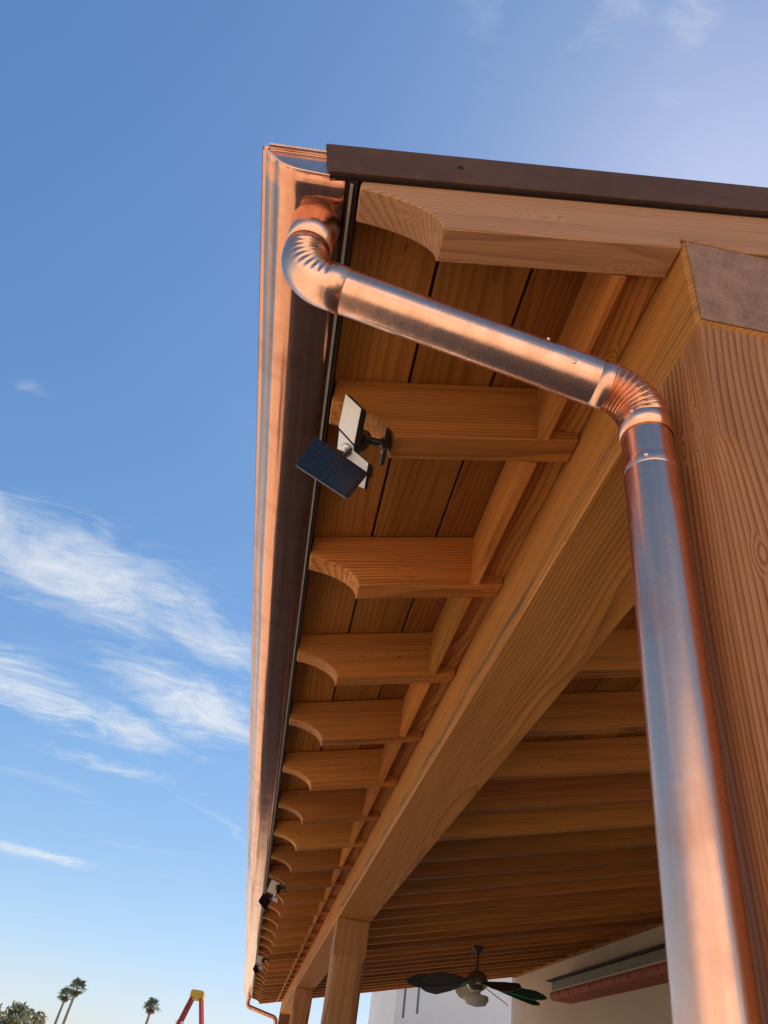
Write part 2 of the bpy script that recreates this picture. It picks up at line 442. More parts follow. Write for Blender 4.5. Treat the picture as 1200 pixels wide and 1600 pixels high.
def slab_from_quad(name, q, thick, mat, base, parent, bevel=.002):
    """a flat plate with real thickness behind the quad q (world corners)"""
    q = [Vector(v) for v in q]
    n = (q[1] - q[0]).cross(q[3] - q[0]).normalized()
    if n.dot(Vector((0, 0, CZ)) - q[0]) < 0: n = -n
    bm = bmesh.new(); a = [bm.verts.new(v) for v in q]; b = [bm.verts.new(v - n * thick) for v in q]
    bm.faces.new(a); bm.faces.new(b[::-1])
    for i in range(4): bm.faces.new((a[i], b[i], b[(i + 1) % 4], a[(i + 1) % 4]))
    bmesh.ops.recalc_face_normals(bm, faces=bm.faces[:])
    if bevel: bmesh.ops.bevel(bm, geom=bm.edges[:], offset=bevel, segments=2, affect='EDGES', clamp_overlap=True)
    return world_mesh(name, bm, mat, base, parent, 40), n

# ------------------------------------------------------------------ ground
bm = bmesh.new(); bmesh.ops.create_circle(bm, cap_ends=True, radius=3000, segments=96)
structure(link('ground', to_mesh(bm, 'ground'), M['ground'], Matrix()))
bm = bmesh.new()
SLAB_TOP = .10
sub_box(bm, (3.0, 8.2, SLAB_TOP / 2 - .05), 7.4, 20.2, SLAB_TOP + .1)
structure(link('patio_slab', to_mesh(bm, 'patio_slab'), M['slab'], Matrix()))

# ------------------------------------------------------------------ patio cover
SL = .235; TH = math.atan(SL)
YEND = 26.07
XW = 7.66                                             # house wall
def zbot(x): return 1.678 + SL * (x - .08)            # underside of the rafters
DEP = .262                                            # vertical depth of a rafter
BX0, BX1, BZ0, BZ1 = .706, 1.072, 1.521, 1.867        # beam section
pc = empty('patio_cover', P(.89, 13.5, 0).xy.to_3d() + Vector((0, 0, SLAB_TOP)))
tag(pc, 'long timber patio cover with scalloped rafter tails, posts and brown metal roof edge', 'patio cover')

xd, zd = Vector((math.cos(TH), 0, math.sin(TH))), Vector((-math.sin(TH), 0, math.cos(TH)))
O = Vector((-.143, 0, zbot(-.143)))
def loc(x, z):                                        # working units -> rafter frame in metres
    d = Vector((x, 0, z)) - O; return (S * d.dot(xd), S * d.dot(zd))
def rafter_pts(notch=True, xtip=-.143, xend=XW - .093, jit=0.):
    pts = []
    h0 = zbot(xtip) + .153                            # underside of the tail tip
    N = 12
    for i in range(N + 1):                            # cove cut, from the tip down to the lower edge
        a = math.pi / 2 * i / N
        x = xtip + (.08 - xtip) * math.sin(a) ; f = 1 - math.cos(a)
        z = h0 + (zbot(.08) - h0) * f
        pts.append(loc(x, z))
    if notch:
        zt = BZ1 + .002
        pts += [loc(BX0 - .002, zbot(BX0)), loc(BX0 - .002, zt), loc(.08 + (zt - 1.678) / SL, zt)]
    pts += [loc(xend, zbot(xend)), loc(xend, zbot(xend) + DEP), loc(xtip - .001, zbot(xtip) + DEP)]
    return pts
RT = .112                                             # rafter thickness
rafter_me = prism_mesh('rafter', rafter_pts(), 0, S * RT, .003)
barge_me = prism_mesh('barge_rafter', rafter_pts(), 0, S * .098, .003)
rafter_y = []
barge_me.materials.append(M['wood_barge']); rafter_me.materials.append(M['wood_rafter'])
rafter_mes = [rafter_me] + [prism_mesh('rafter', rafter_pts(True, -.143 + j), 0, S * RT, .003) for j in (.006, -.004)]
for q in rafter_mes[1:]: q.materials.append(M['wood_rafter'])
RJ = random.Random(5)
def put_rafter(me, y, jitter=0.):
    base = P(O.x, y, O.z) + Vector((0, 0, jitter))
    m = Matrix((xd, Vector((0, 1, 0)), zd)).transposed().to_4x4(); m.translation = base
    return link('rafter', me, None, m, pc)
put_rafter(barge_me, 1.0)
k = 0
while 1.752 + .926 * k < YEND - .6:
    y = 1.752 + .926 * k + (RJ.uniform(-.012, .012) if k not in (0, 8, 15) else 0); rafter_y.append(y); put_rafter(rafter_mes[0 if k in (0, 8, 15) else RJ.randrange(3)], y, -RJ.uniform(0, .002)); k += 1
put_rafter(rafter_me, YEND - RT); rafter_y.append(YEND - RT)

# beam, in three lengths butted over the posts
PW = .366
post_y = [1.0, 9.33, 17.68, YEND - PW]
cutsy = [1.004, post_y[1] + PW / 2, post_y[2] + PW / 2, YEND - .004]
for a, b in zip(cutsy[:-1], cutsy[1:]):
    ln = S * (b - a) - .003
    me = box_mesh('beam', ln, S * (BX1 - BX0), S * (BZ1 - BZ0), .005, 1, 24, .0025)
    c = P((BX0 + BX1) / 2, (a + b) / 2, (BZ0 + BZ1) / 2)
    o = link('beam', me, M['wood_beam'], axes(c, (0, 1, 0), (0, 0, 1)), pc)
# weathered end grain of the near beam end: a sawn face standing just proud
e = box('beam_end', P(BX0 + .012, 1.0015, BZ0 + .014), P(BX1 - .012, 1.0055, BZ1 - .006), M['end'], pc, .0012)
e['label'] = 'grey weathered sawn end of the beam'
# posts: square head, then the arrises run out into a rounded shaft through a curved stop
def post_mesh(z0, z1, h, zs_, ze_):
    bm = bmesh.new(); zm = (z0 + z1) / 2; rows = []
    zl = [z1, z1 - .004, zs_ + (z1 - zs_) * .5, zs_ + .004] + [zs_ + (ze_ - zs_) * (i / 16) for i in range(17)] + [ze_ + (z0 + .28 - ze_) * i / 8 for i in range(1, 9)]
    zl += [z0 + .28 - .11 * i / 8 for i in range(1, 9)] + [z0 + .1, z0]
    RC = S * .085
    for k_, z in enumerate(zl):
        if z >= zs_: c = .004
        elif z > z0 + .28 - 1e-6:
            t = min(1., (zs_ - z) / (zs_ - ze_)); c = .004 + (RC - .004) * math.sqrt(max(0., 1 - (1 - t) ** 2.2))
        else:
            t = min(1., (z0 + .28 - z) / .11); c = .004 + (RC - .004) * math.sqrt(max(0., 1 - t ** 2.2))
        hh = h - (.003 if k_ == 0 else 0)
        row = []
        for q in range(4):
            cx, cy = ((1, 1), (-1, 1), (-1, -1), (1, -1))[q]
            for j in range(7):
                an = math.pi / 2 * (q + j / 6)
                wv = .0012 * noise.noise(Vector((z * 2.1, q * 3.3 + j, h)))
                row.append(bm.verts.new((z - zm, cx * (hh - c) + (c + wv) * math.cos(an), cy * (hh - c) + (c + wv) * math.sin(an))))
        rows.append(row)
    n = 28
    for a, b in zip(rows[:-1], rows[1:]):
        for k_ in range(n): bm.faces.new((a[k_], a[(k_ + 1) % n], b[(k_ + 1) % n], b[k_]))
    bm.faces.new(rows[0]); bm.faces.new(rows[-1][::-1])
    return to_mesh(bm, 'post', 28)
for i, y in enumerate(post_y):
    z0 = SLAB_TOP; z1 = P(0, 0, BZ0).z - .001
    c = P((BX0 + BX1) / 2, 0, 0).xy
    d = S * PW
    yy = S * (y + PW / 2) + (.003 if i == 0 else 0)
    me = post_mesh(z0, z1, d / 2 - .002, P(0, 0, 1.16).z, P(0, 0, .98).z)
    link('post', me, M['wood_post'], axes(Vector((c[0], yy, (z0 + z1) / 2)), (0, 0, 1), (1, 0, 0) if i % 2 == 0 else (0, 1, 0)), pc)
    box('post_base', (c[0] - d / 2 - .012, yy - d / 2 - .012, SLAB_TOP - .002), (c[0] + d / 2 + .012, yy + d / 2 + .012, SLAB_TOP + .09), M['dark_metal'], pc, .002)
# blocking between the rafters, over the outer face of the beam
XB0, XB1 = .556, .592
ys = [(1.0 + .098)] ; edges = [1.0 + .098]
bays = []
prev = 1.098
for y in rafter_y:
    bays.append((prev, y)); prev = y + RT
for a, b in bays:
    ln = S * (b - a) - .002
    zz0 = zbot(XB0) + .004
    pts = [(0, 0), (S * (XB1 - XB0), 0), (S * (XB1 - XB0), S * (zbot(XB1) + DEP - zz0) - .004), (0, S * (zbot(XB0) + DEP - zz0) - .004)]
    bm = bmesh.new()
    f0 = [bm.verts.new((-ln / 2, -q[0], q[1])) for q in pts]; f1 = [bm.verts.new((ln / 2, -q[0], q[1])) for q in pts]
    bm.faces.new(f0); bm.faces.new(f1[::-1])
    for i in range(4): bm.faces.new((f0[i], f1[i], f1[(i + 1) % 4], f0[(i + 1) % 4]))
    me = to_mesh(bm, 'blocking')
    link('blocking', me, M['wood_block'], axes(P(XB0, (a + b) / 2, zz0), (0, 1, 0), (0, 0, 1)), pc)
for a, b in bays:                                      # recessed filler board between the blocking and the beam
    box('filler_board', P(.5935, a + .002, zbot(.60) + .055), P(.7035, b - .002, zbot(.60) + .085), M['wood_rafter'], pc, .001, 'y')
# roof boards, running along the eave on top of the rafters
BW = .2875; GAP = .011
x = .108 - BW; row = 0
board_n = Vector(zd)
while x < XW - .02:
    x1 = min(x + BW - GAP, XW - .012)
    xs = max(x, -.19)
    w_ = S * (x1 - xs) / math.cos(TH)
    joints = [.985] + sorted((1.752 + .926 * j + RT / 2) for j in ([(6 + row * 4) % 9 + 2, (6 + row * 4) % 9 + 11] )) + [YEND]
    for a, b in zip(joints[:-1], joints[1:]):
        ln = S * (b - a) - .003
        key = (round(ln, 3), round(w_, 3))
        me = box_mesh('roof_board', ln, w_, .022, .002)
        xm = (xs + x1) / 2
        c = P(xm, (a + b) / 2, zbot(xm) + DEP) + zd * (.011 + .0015)
        link('roof_board', me, M['wood_plank'], axes(c, (0, 1, 0), zd), pc)
    x += BW; row += 1
# brown metal roof sheet and rake/eave trim
def roof_slab(name, x0, x1, y0, y1, dz0, dz1, mat, bevel=.0):
    a, b = P(x0, 0, zbot(x0) + DEP), P(x1, 0, zbot(x1) + DEP)
    L = (b - a).length
    me = box_mesh(name, L, S * (y1 - y0), dz1 - dz0, bevel)
    c = (a + b) / 2 + zd * ((dz0 + dz1) / 2); c.y = S * (y0 + y1) / 2
    return link(name, me, mat, axes(c, xd, zd), pc)
roof_slab('roof_sheet', -.215, XW - .005, .999, YEND + .03, .0265, .036, M['brown_metal'])
roof_slab('rake_trim', -.243, XW - .01, .982, .9965, -.046, .040, M['brown_metal'], .0012)
roof_slab('rake_shadow_strip', -.241, XW - .01, .9895, .9985, -.0515, -.0465, M['dark_metal'])  # thin dark strip standing in for the shadow gap under the rake trim
roof_slab('rake_trim', -.243, XW - .01, YEND + .032, YEND + .046, -.046, .040, M['brown_metal'], .0012)
for k_ in range(8):
    x_ = .10 + 1.0 * k_; c = P(x_, .9815, zbot(x_) + DEP + .004)
    bm = bmesh.new(); tube(bm, [c + Vector((0, .002, 0)), c, c - Vector((0, .0025, 0))], lambda i, d: (.0065, .0065, .003)[i], 10)
    world_mesh('trim_screw', bm, M['dark_metal'], c, pc)
box('ledger', P(XW - .09, 1.0, zbot(XW) - .03), P(XW - .004, YEND, zbot(XW) + DEP - .03), M['wood_rafter'], pc, .003, 'y')
# dark strip closing the rafter tips and the bright flashing edge below it
box('tip_board', P(-.176, .998, 1.795), P(-.150, YEND, 1.905), M['dark_metal'], pc, long='y')
yy = 1.0
while yy < YEND - .1:
    y2 = min(yy + 3.7, YEND)
    box('flashing_edge', P(-.1690, yy + .004, 1.789), P(-.1615, y2, 1.7945), M['galv'], pc, long='y'); yy = y2

# ------------------------------------------------------------------ copper gutter
TILT = .15
def gp(u, v):                                         # gutter frame: u towards the house, v up; origin at the front lip
    c, s = math.cos(math.atan(TILT)), math.sin(math.atan(TILT))
    return (-.412 + u * c - v * s, 1.877 + u * s + v * c)
prof = [(.020, -.010), (.018, -.001), (.010, .003), (.002, .001), (-.002, -.008), (.001, -.016), (.007, -.020),
        (.011, -.025), (.022, -.039), (.034, -.053), (.044, -.067), (.049, -.0735), (.056, -.0805), (.065, -.087), (.076, -.0925), (.089, -.097),
        (.103, -.1005), (.120, -.103), (.140, -.105), (.160, -.107), (.184, -.109), (.206, -.109), (.222, -.104), (.229, -.092), (.230, -.05), (.230, .012)]
gb = P(-.3, 13.5, 1.8)
gut = empty('copper_gutter', gb); tag(gut, 'long shiny copper eave gutter with a closed end along the rafter tails', 'gutter')
G0, G1 = 1.0, 25.98
def sweep_profile(bm, pr, y0, y1, n, thick=0., wob=0.):
    rows = []
    for j in range(n + 1):
        y = y0 + (y1 - y0) * j / n; r = []
        for i, (u, v) in enumerate(pr):
            wv = wob * noise.noise(Vector((i * .21, y * 1.3, 0)))
            x, z = gp(u + wv, v + wob * noise.noise(Vector((i * .21, y * 1.1, 5))))
            r.append(bm.verts.new(P(x, y, z)))
        rows.append(r)
    for j in range(n):
        for i in range(len(pr) - 1): bm.faces.new((rows[j][i], rows[j][i + 1], rows[j + 1][i + 1], rows[j + 1][i]))
    return rows
def smooth_prof(p, k=3):
    o = []
    for i in range(len(p) - 1):
        p0, p1, p2, p3 = p[max(i - 1, 0)], p[i], p[i + 1], p[min(i + 2, len(p) - 1)]
        for j in range(k):
            t = j / k
            o.append(tuple(.5 * (2 * p1[d] + (p2[d] - p0[d]) * t + (2 * p0[d] - 5 * p1[d] + 4 * p2[d] - p3[d]) * t * t + (3 * p1[d] - p0[d] - 3 * p2[d] + p3[d]) * t ** 3) for d in (0, 1)))
    return o + [p[-1]]
SP = smooth_prof(prof, 3)
bm = bmesh.new(); sweep_profile(bm, SP, G0, G1, 340, wob=.0011)
world_mesh('gutter_trough', bm, M['copper_gutter'], gb, gut, 60).modifiers.new('s', 'SOLIDIFY').thickness = .0008
for y, s in ((G0, -1), (G1, 1)):                      # end caps with a folded hem
    cap = empty('x', P(0, 0, 0)) if False else None
    pr = [(.014, -.004)] + prof[7:]
    bm = bmesh.new()
    fr = [bm.verts.new(P(*((lambda q: (q[0], y + s * .001, q[1]))(gp(u, v))))) for u, v in pr]
    bk = [bm.verts.new(P(*((lambda q: (q[0], y - s * .004, q[1]))(gp(u, v))))) for u, v in pr]
    bm.faces.new(fr); bm.faces.new(bk[::-1])
    for i in range(len(pr)): bm.faces.new((fr[i], bk[i], bk[(i + 1) % len(pr)], fr[(i + 1) % len(pr)]))
    c_ = world_mesh('end_cap', bm, M['solder'], gb, gut, 30)
    bm = bmesh.new()                                  # rim folded round the cap edge
    rim = [P(*((lambda q: (q[0], y + s * .004, q[1]))(gp(u, v)))) for u, v in prof[7:22]]
    tube(bm, rim, .0022, 8)
    world_mesh('cap_rim', bm, M['copper'], gb, c_)
    bm = bmesh.new()
    a, b = gp(.016, -.004), gp(.228, -.004)
    tube(bm, [P(a[0], y + s * .006, a[1]), P(b[0], y + s * .006, b[1])], .0045, 8)
    a, b = gp(.02, -.024), gp(.228, -.024)
    tube(bm, [P(a[0], y + s * .003, a[1]), P(b[0], y + s * .003, b[1])], .0025, 8)
    world_mesh('cap_hem', bm, M['copper'], gb, c_)

# ------------------------------------------------------------------ copper downpipes
PR = .0575
def arc_fillet(A, B, C, rad, n):
    """points of a circular fillet at corner B"""
    d1 = (A - B).normalized(); d2 = (C - B).normalized(); ang = d1.angle(d2)
    t = rad / math.tan(ang / 2); s = B + d1 * t; e = B + d2 * t
    bis = (d1 + d2).normalized(); cen = B + bis * (rad / math.sin(ang / 2))
    v0 = s - cen; v1 = e - cen; tot = v0.angle(v1); ax = v0.cross(v1).normalized()
    return [cen + Matrix.Rotation(tot * i / n, 3, ax) @ v0 for i in range(n + 1)], cen
def downpipe(yo, yp, side, label):
    """yo: outlet y, yp: y of the vertical pipe, side: -1 near end, +1 far end"""
    base = P(.63, yp, 0); base.z = SLAB_TOP
    t = empty('copper_downpipe', base); tag(t, label, 'downpipe', 'round copper downpipes')
    R = S * PR
    A = P(-.248, yo, 1.80); B = P(-.248, yo, 1.574); C = P(.630, yp, 1.398); D = P(.626, yp, 0); D.z = SLAB_TOP + .10
    # outlet funnel under the gutter
    bm = bmesh.new()
    tp = P(-.248, yo, 1.775)
    zs = [(.035, 1.22, 1.14), (.008, 1.20, 1.12), (-.004, 1.12, 1.08), (-.02, 1.08, 1.07), (-.062, 1.06, 1.06)]
    rings = []
    for dz, ex, ey in zs:
        rings.append([bm.verts.new((tp.x + R * ex * math.cos(2 * math.pi * q / 32), tp.y + R * ey * math.sin(2 * math.pi * q / 32), tp.z + dz)) for q in range(32)])
    for i in range(len(rings) - 1):
        for q in range(32): bm.faces.new((rings[i][q], rings[i + 1][q], rings[i + 1][(q + 1) % 32], rings[i][(q + 1) % 32]))
    o = world_mesh('outlet', bm, M['copper'], base, t, 50); o.modifiers.new('s', 'SOLIDIFY').thickness = .001
    # elbows with crimped throats
    def elbow(A_, B_, C_, rad, ncr, depth):
        pts, cen = arc_fillet(A_, B_, C_, rad, 72)
        d0 = (pts[0] - pts[1]).normalized(); d1 = (pts[-1] - pts[-2]).normalized()
        pts = [pts[0] + d0 * .020] + [pts[0] + d0 * .004] + pts + [pts[-1] + d1 * .004, pts[-1] + d1 * .03]
        n = len(pts)
        def rf(i, d):
            r = R * 1.035
            if 2 <= i <= n - 3:
                tt = (i - 2) / (n - 5); inn = (cen - pts[i]).normalized().dot(d)
                wgt = max(0., min(1., (inn + .85) / 1.35)); wgt = wgt * wgt * (3 - 2 * wgt)
                r -= 1.15 * depth * wgt * (.5 - .5 * math.cos(2 * math.pi * ncr * tt)) ** .7
            return r
        bm = bmesh.new(); tube(bm, pts, rf, 56, cap=False)
        o = world_mesh('elbow', bm, M['copper'], base, t, 45)
        o.modifiers.new('s', 'SOLIDIFY').thickness = .001
        return pts
    e1 = elbow(A, B, C, .064, 9, .0052)
    e2 = elbow(B, C, D, .070, 9, .0046)
    # straight lengths, slipped into the elbows
    ax1 = (e2[0] - e1[-1]).normalized()
    j = e1[-1] + (e2[0] - e1[-1]) * .84
    bm = bmesh.new(); tube(bm, [e1[-1] - ax1 * .02 + (j + ax1 * .01 - e1[-1] + ax1 * .02) * q / 14 for q in range(15)], R, 48, cap=False)
    world_mesh('offset_pipe', bm, M['copper'], base, t, 50)
    bm = bmesh.new(); tube(bm, [j - ax1 * .012, j, j + ax1 * .001, e2[0] + ax1 * .02], lambda i, d: R * (1.03 if i else 1.025), 48, cap=False)
    world_mesh('slip_joint', bm, M['copper'], base, t, 50)
    top = e2[-1]; ax2 = (D - C).normalized()
    q1 = top + ax2 * .055
    bm = bmesh.new(); tube(bm, [top - ax2 * .02, q1 + ax2 * .02], R * .985, 48, cap=False)
    world_mesh('connector', bm, M['copper'], base, t, 50)
    bm = bmesh.new()
    L = (D - q1).length
    tube(bm, [q1 + ax2 * (L * q / 40) for q in range(41)], lambda i, d: R * (1.02 if i else 1.03), 48, cap=False)
    pp = world_mesh('pipe', bm, M['copper'], base, t, 50)
    # raised joint band with a rivet
    bm = bmesh.new(); tube(bm, [q1 + ax2 * v for v in (-.001, .001, .018, .020)], lambda i, d: R * (1.045 if i in (1, 2) else 1.025), 48, cap=False)
    world_mesh('joint_band', bm, M['copper'], base, pp, 50)
    for pnt, dr in ((j - ax1 * .02, Vector((0, -.75, .66))), (j + ax1 * .02, Vector((0, -.9, -.4))), (q1 + ax2 * .01, Vector((-.55, -.83, 0))), (top - ax2 * .03, Vector((-.8, -.6, 0)))):
        bm = bmesh.new(); dr = dr.normalized()
        tube(bm, [pnt + dr * (R * 1.0), pnt + dr * (R * 1.04 + .0015), pnt + dr * (R * 1.04 + .0025)], lambda i, d: (.0032, .0032, .0018)[i], 10)
        world_mesh('rivet', bm, M['solder'], base, t)
    # longitudinal lock seam on the offset (lower side)
    # straps to the post
    for zz in (1.0, -1.2):
        pz = P(.626, yp, zz)
        bm = bmesh.new(); rings = []
        for a in range(25):
            an = math.radians(90 + 180 * a / 24)
            rings.append((pz.x + R * 1.05 * math.cos(an), pz.y + R * 1.05 * math.sin(an)))
        xw = P(BX0, 0, 0).x
        pth = [(xw - .001, rings[0][1] + .03), (xw - .001, rings[0][1])] + rings + [(xw - .001, rings[-1][1]), (xw - .001, rings[-1][1] - .03)]
        va = [bm.verts.new((q[0], q[1], pz.z - .012)) for q in pth]; vb = [bm.verts.new((q[0], q[1], pz.z + .012)) for q in pth]
        for i in range(len(pth) - 1): bm.faces.new((va[i], va[i + 1], vb[i + 1], vb[i]))
        if zz < 0:
            o = world_mesh('strap', bm, M['copper'], base, t, 40); o.modifiers.new('s', 'SOLIDIFY').thickness = .001
        else: bm.free()
    # shoe at the foot
    pts, _ = arc_fillet(D + Vector((0, 0, .3)), D, D + Vector((-.3, .0, -.12)), .07, 16)
    bm = bmesh.new(); tube(bm, pts + [pts[-1] + (pts[-1] - pts[-2]).normalized() * .05], R * 1.04, 32, cap=False)
    world_mesh('shoe', bm, M['copper'], base, t, 50)
    return t
downpipe(1.145, 1.165, -1, 'large copper downpipe with crimped elbows strapped to the near corner post')
downpipe(YEND - .16, YEND - .24, 1, 'small far copper downpipe leaving the far end of the gutter')

# ------------------------------------------------------------------ solar lights
def ray_u(px, py, y):
    c = Vector((px - 600, py - 800, 1164.26)); d = right * c.x + down * c.y + fwd * c.z
    d = d * (y / d.y); return P(*d)
LIGHT_LABEL = ['black and white solar floodlight on the second rafter tail from the corner downpipe',
               'white solar floodlight mounted midway along the row of rafter tails',
               'small white solar floodlight on a rafter tail towards the far end of the gutter']
def lerp2(q, u, v): return (q[0] * (1 - u) + q[1] * u) * (1 - v) + (q[3] * (1 - u) + q[2] * u) * v
def solar_light(k, label, heads, panel, sensor, hub):
    """k: which rafter; heads / panel: corner spots (image ray, depth along the eave) of the swivelled heads"""
    yl = 1.752 + .926 * k + RT / 2; dy = .926 * k
    lbase = P(.068, yl, 1.69)
    sl = empty('solar_light', lbase); tag(sl, label, 'solar light', 'solar floodlights under the eave')
    def tb(name, pts, rad, par=sl, mat='black', seg=16):
        bm = bmesh.new(); tube(bm, pts, rad, seg); return world_mesh(name, bm, M[mat], lbase, par)
    pl = box('mount_plate', P(.052, yl - .042, 1.628), P(.068, yl + .042, 1.752), M['black'], sl, .002, 'z')
    for dz in (1.65, 1.73):
        c = P(.052, yl, dz); tb('screw', [c + Vector((.002, 0, 0)), c - Vector((.003, 0, 0))], .004, pl, 'alu', 10)
    jc = P(-.016, yl - .012, 1.686)
    tb('arm', [P(.056, yl, 1.690), P(.02, yl, 1.688), jc], .0082)
    tb('arm_collar', [P(.050, yl, 1.690), P(.040, yl, 1.690)], lambda i, d: .014 if i == 0 else .009)
    bm = bmesh.new(); bmesh.ops.create_uvsphere(bm, u_segments=20, v_segments=12, radius=.017)
    for v in bm.verts: v.co += jc
    world_mesh('ball_joint', bm, M['black'], lbase, sl)
    R3 = lambda x, y, d: ray_u(x, y, d + dy)
    first = None
    for quad, thick in heads:
        q = [R3(*v) for v in quad]; ce = sum(q, Vector()) / 4
        hs, n = slab_from_quad('lamp_head', [ce + (v - ce) * 1.07 for v in q], thick, M['black'], lbase, sl, .003)
        f, _ = slab_from_quad('diffuser', [v + n * .0022 for v in q], .0018, M['lens'], lbase, hs, .0006)
        if first is None: first = hs
    bm = bmesh.new(); bmesh.ops.create_uvsphere(bm, u_segments=20, v_segments=12, radius=.0095)
    c = R3(*sensor)
    for v in bm.verts: v.co += c
    world_mesh('motion_sensor', bm, M['lens_clear'], lbase, first)
    tb('housing', [R3(*hub), (R3(*hub) + jc) / 2, jc], lambda i, d: (.020, .021, .014)[i], seg=18)
    q = [R3(*v) for v in panel]
    ps, pn = slab_from_quad('solar_panel', q, .010, M['black'], lbase, sl, .002)
    for (v0, v1) in ((.03, .48), (.52, .97)):
        qq = [lerp2(q, .04, v0), lerp2(q, .96, v0), lerp2(q, .96, v1), lerp2(q, .04, v1)]
        cs, _ = slab_from_quad('solar_cell', [v + pn * .0012 for v in qq], .001, M['pv'], lbase, ps, 0)
    if k == 0:
        for i in range(1, 6):
            tb('busbar', [lerp2(q, i / 6, .04) + pn * .0014, lerp2(q, i / 6, .96) + pn * .0014], .0004, ps, 'pv_line', 5)
    tb('panel_bracket', [lerp2(q, .5, .5) - pn * .008, R3(*hub)], .006, seg=12)
solar_light(0, LIGHT_LABEL[0],
            [([(541, 616, 1.70), (565, 639, 1.66), (554, 694, 1.69), (530, 668, 1.74)], .016),
             ([(531, 673, 1.735), (553, 697, 1.69), (553, 712, 1.70), (528, 702, 1.745)], .016),
             ([(552, 704, 1.69), (576, 724, 1.65), (573, 742, 1.66), (536, 711, 1.72)], .016),
             ([(563, 744, 1.68), (574, 740, 1.66), (570, 764, 1.68), (559, 759, 1.70)], .010)],
            [(493, 681, 1.60), (461, 725, 1.62), (541, 777, 1.59), (574, 737, 1.57)], (541, 699, 1.695), (560, 692, 1.745))
solar_light(8, LIGHT_LABEL[1],
            [([(425, 1374, 1.79), (437, 1380, 1.82), (430, 1399, 1.80), (417, 1393, 1.77)], .02),
             ([(426, 1401, 1.80), (434, 1404, 1.82), (433, 1411, 1.82), (425, 1407, 1.80)], .02)],
            [(412, 1394, 1.72), (404, 1408, 1.70), (415, 1424, 1.72), (423, 1408, 1.74)], (429, 1399, 1.77), (434, 1393, 1.84))
solar_light(15, LIGHT_LABEL[2],
            [([(402, 1492, 1.79), (411, 1495, 1.82), (409, 1507, 1.80), (400, 1504, 1.77)], .02),
             ([(404, 1509, 1.80), (411, 1511, 1.82), (411, 1515, 1.82), (404, 1513, 1.80)], .02)],
            [(399, 1506, 1.72), (395, 1514, 1.70), (400, 1523, 1.72), (405, 1516, 1.74)], (405, 1507, 1.77), (408, 1503, 1.84))

# ------------------------------------------------------------------ house and far building
hb = P(XW, 13, 0); hb.z = 0
house = empty('house', hb); tag(house, 'beige stucco house wall behind the patio with a short tiled ledge', 'house')
def hw(name, lo, hi, mat, par, bev=0.): return box(name, lo, hi, mat, par, bev)
ztop = P(0, 0, zbot(XW) + DEP).z
hw('wall', (P(XW, 0, 0).x, S * -3.0, 0), (P(XW, 0, 0).x + .3, S * 26.4, ztop + .9), M['stucco_beige'], house)
hw('coping', (P(XW, 0, 0).x - .03, S * -3.0 - .03, ztop + .9), (P(XW, 0, 0).x + .33, S * 26.4, ztop + 1.0), M['stucco_beige'], house, .01)
# tiled ledge with a grey board above it
xl = P(XW - .55, 0, 0).x; xr = P(XW, 0, 0).x - .002
Y0, Y1 = 13.0, 21.2
lo_, hi_ = 2.44, 2.64
box('ledge_board', (xl + .04, S * Y0, P(0, 0, hi_ + .01).z), (xr, S * Y1, P(0, 0, hi_ + .20).z), M['grey_trim'], house, .004, 'y')
box('ledge_cap', (xl - .03, S * Y0, P(0, 0, hi_ + .203).z), (xr, S * (Y1 + .1), P(0, 0, hi_ + .235).z), M['dark_metal'], house, .003, 'y')
box('mortar_bed', (xl + .022, S * Y0, P(0, 0, lo_ + .03).z), (xr, S * (Y1 - .02), P(0, 0, hi_ + .005).z), M['mortar'], house, .002, 'y')
nt = 12; tw = S * (Y1 - Y0) / nt
for i in range(nt):
    bm = bmesh.new(); ya_ = S * Y0 + tw * i + .017; yb_ = S * Y0 + tw * (i + 1) - .017
    zA, zB = P(0, 0, lo_).z, P(0, 0, hi_).z
    pts = []
    for k_ in range(9):
        a = math.pi * k_ / 8; pts.append(((zA + zB) / 2 - (zB - zA) / 2 * math.cos(a), xl + .06 - .06 * math.sin(a)))
    pr_ = [(xr - .001, zA)] + [(b_, a_) for a_, b_ in pts] + [(xr - .001, zB)]
    f0 = [bm.verts.new((p_[0], ya_, p_[1])) for p_ in pr_]; f1_ = [bm.verts.new((p_[0], yb_, p_[1])) for p_ in pr_]
    bm.faces.new(f0); bm.faces.new(f1_[::-1])
    for k_ in range(len(pr_)): bm.faces.new((f0[k_], f1_[k_], f1_[(k_ + 1) % len(pr_)], f0[(k_ + 1) % len(pr_)]))
    world_mesh('ledge_tile', bm, M['tile'], hb, house, 50)

wb = P(7.4, 34.6, 0); wb.z = 0
wing = empty('white_building', wb); tag(wing, 'white stucco building with two narrow slots beyond the patio end', 'building')
KB = 34.0 / 26.9; wy = S * 34.0; wx0, wx1 = P(4.17 * KB, 0, 0).x, P(XW * KB, 0, 0).x + 3
wt = P(0, 0, 5.2).z
s1 = [(P(4.40 * KB, 0, 0).x, P(4.48 * KB, 0, 0).x), (P(4.82 * KB, 0, 0).x, P(4.90 * KB, 0, 0).x)]
zs0, zs0b, zs1 = P(0, 0, 34 * .0742).z, P(0, 0, 34 * .0802).z, P(0, 0, 2.9 * KB).z
xs_ = [wx0, s1[0][0], s1[0][1], s1[1][0], s1[1][1], wx1]
bm = bmesh.new()
def wbox(x0, x1, z0, z1, y0=wy, y1=wy + .4):
    sub_box(bm, ((x0 + x1) / 2, (y0 + y1) / 2, (z0 + z1) / 2), x1 - x0, y1 - y0, z1 - z0)
wbox(xs_[0], xs_[1], 0, wt); wbox(xs_[2], xs_[3], 0, wt); wbox(xs_[4], xs_[5], 0, wt)
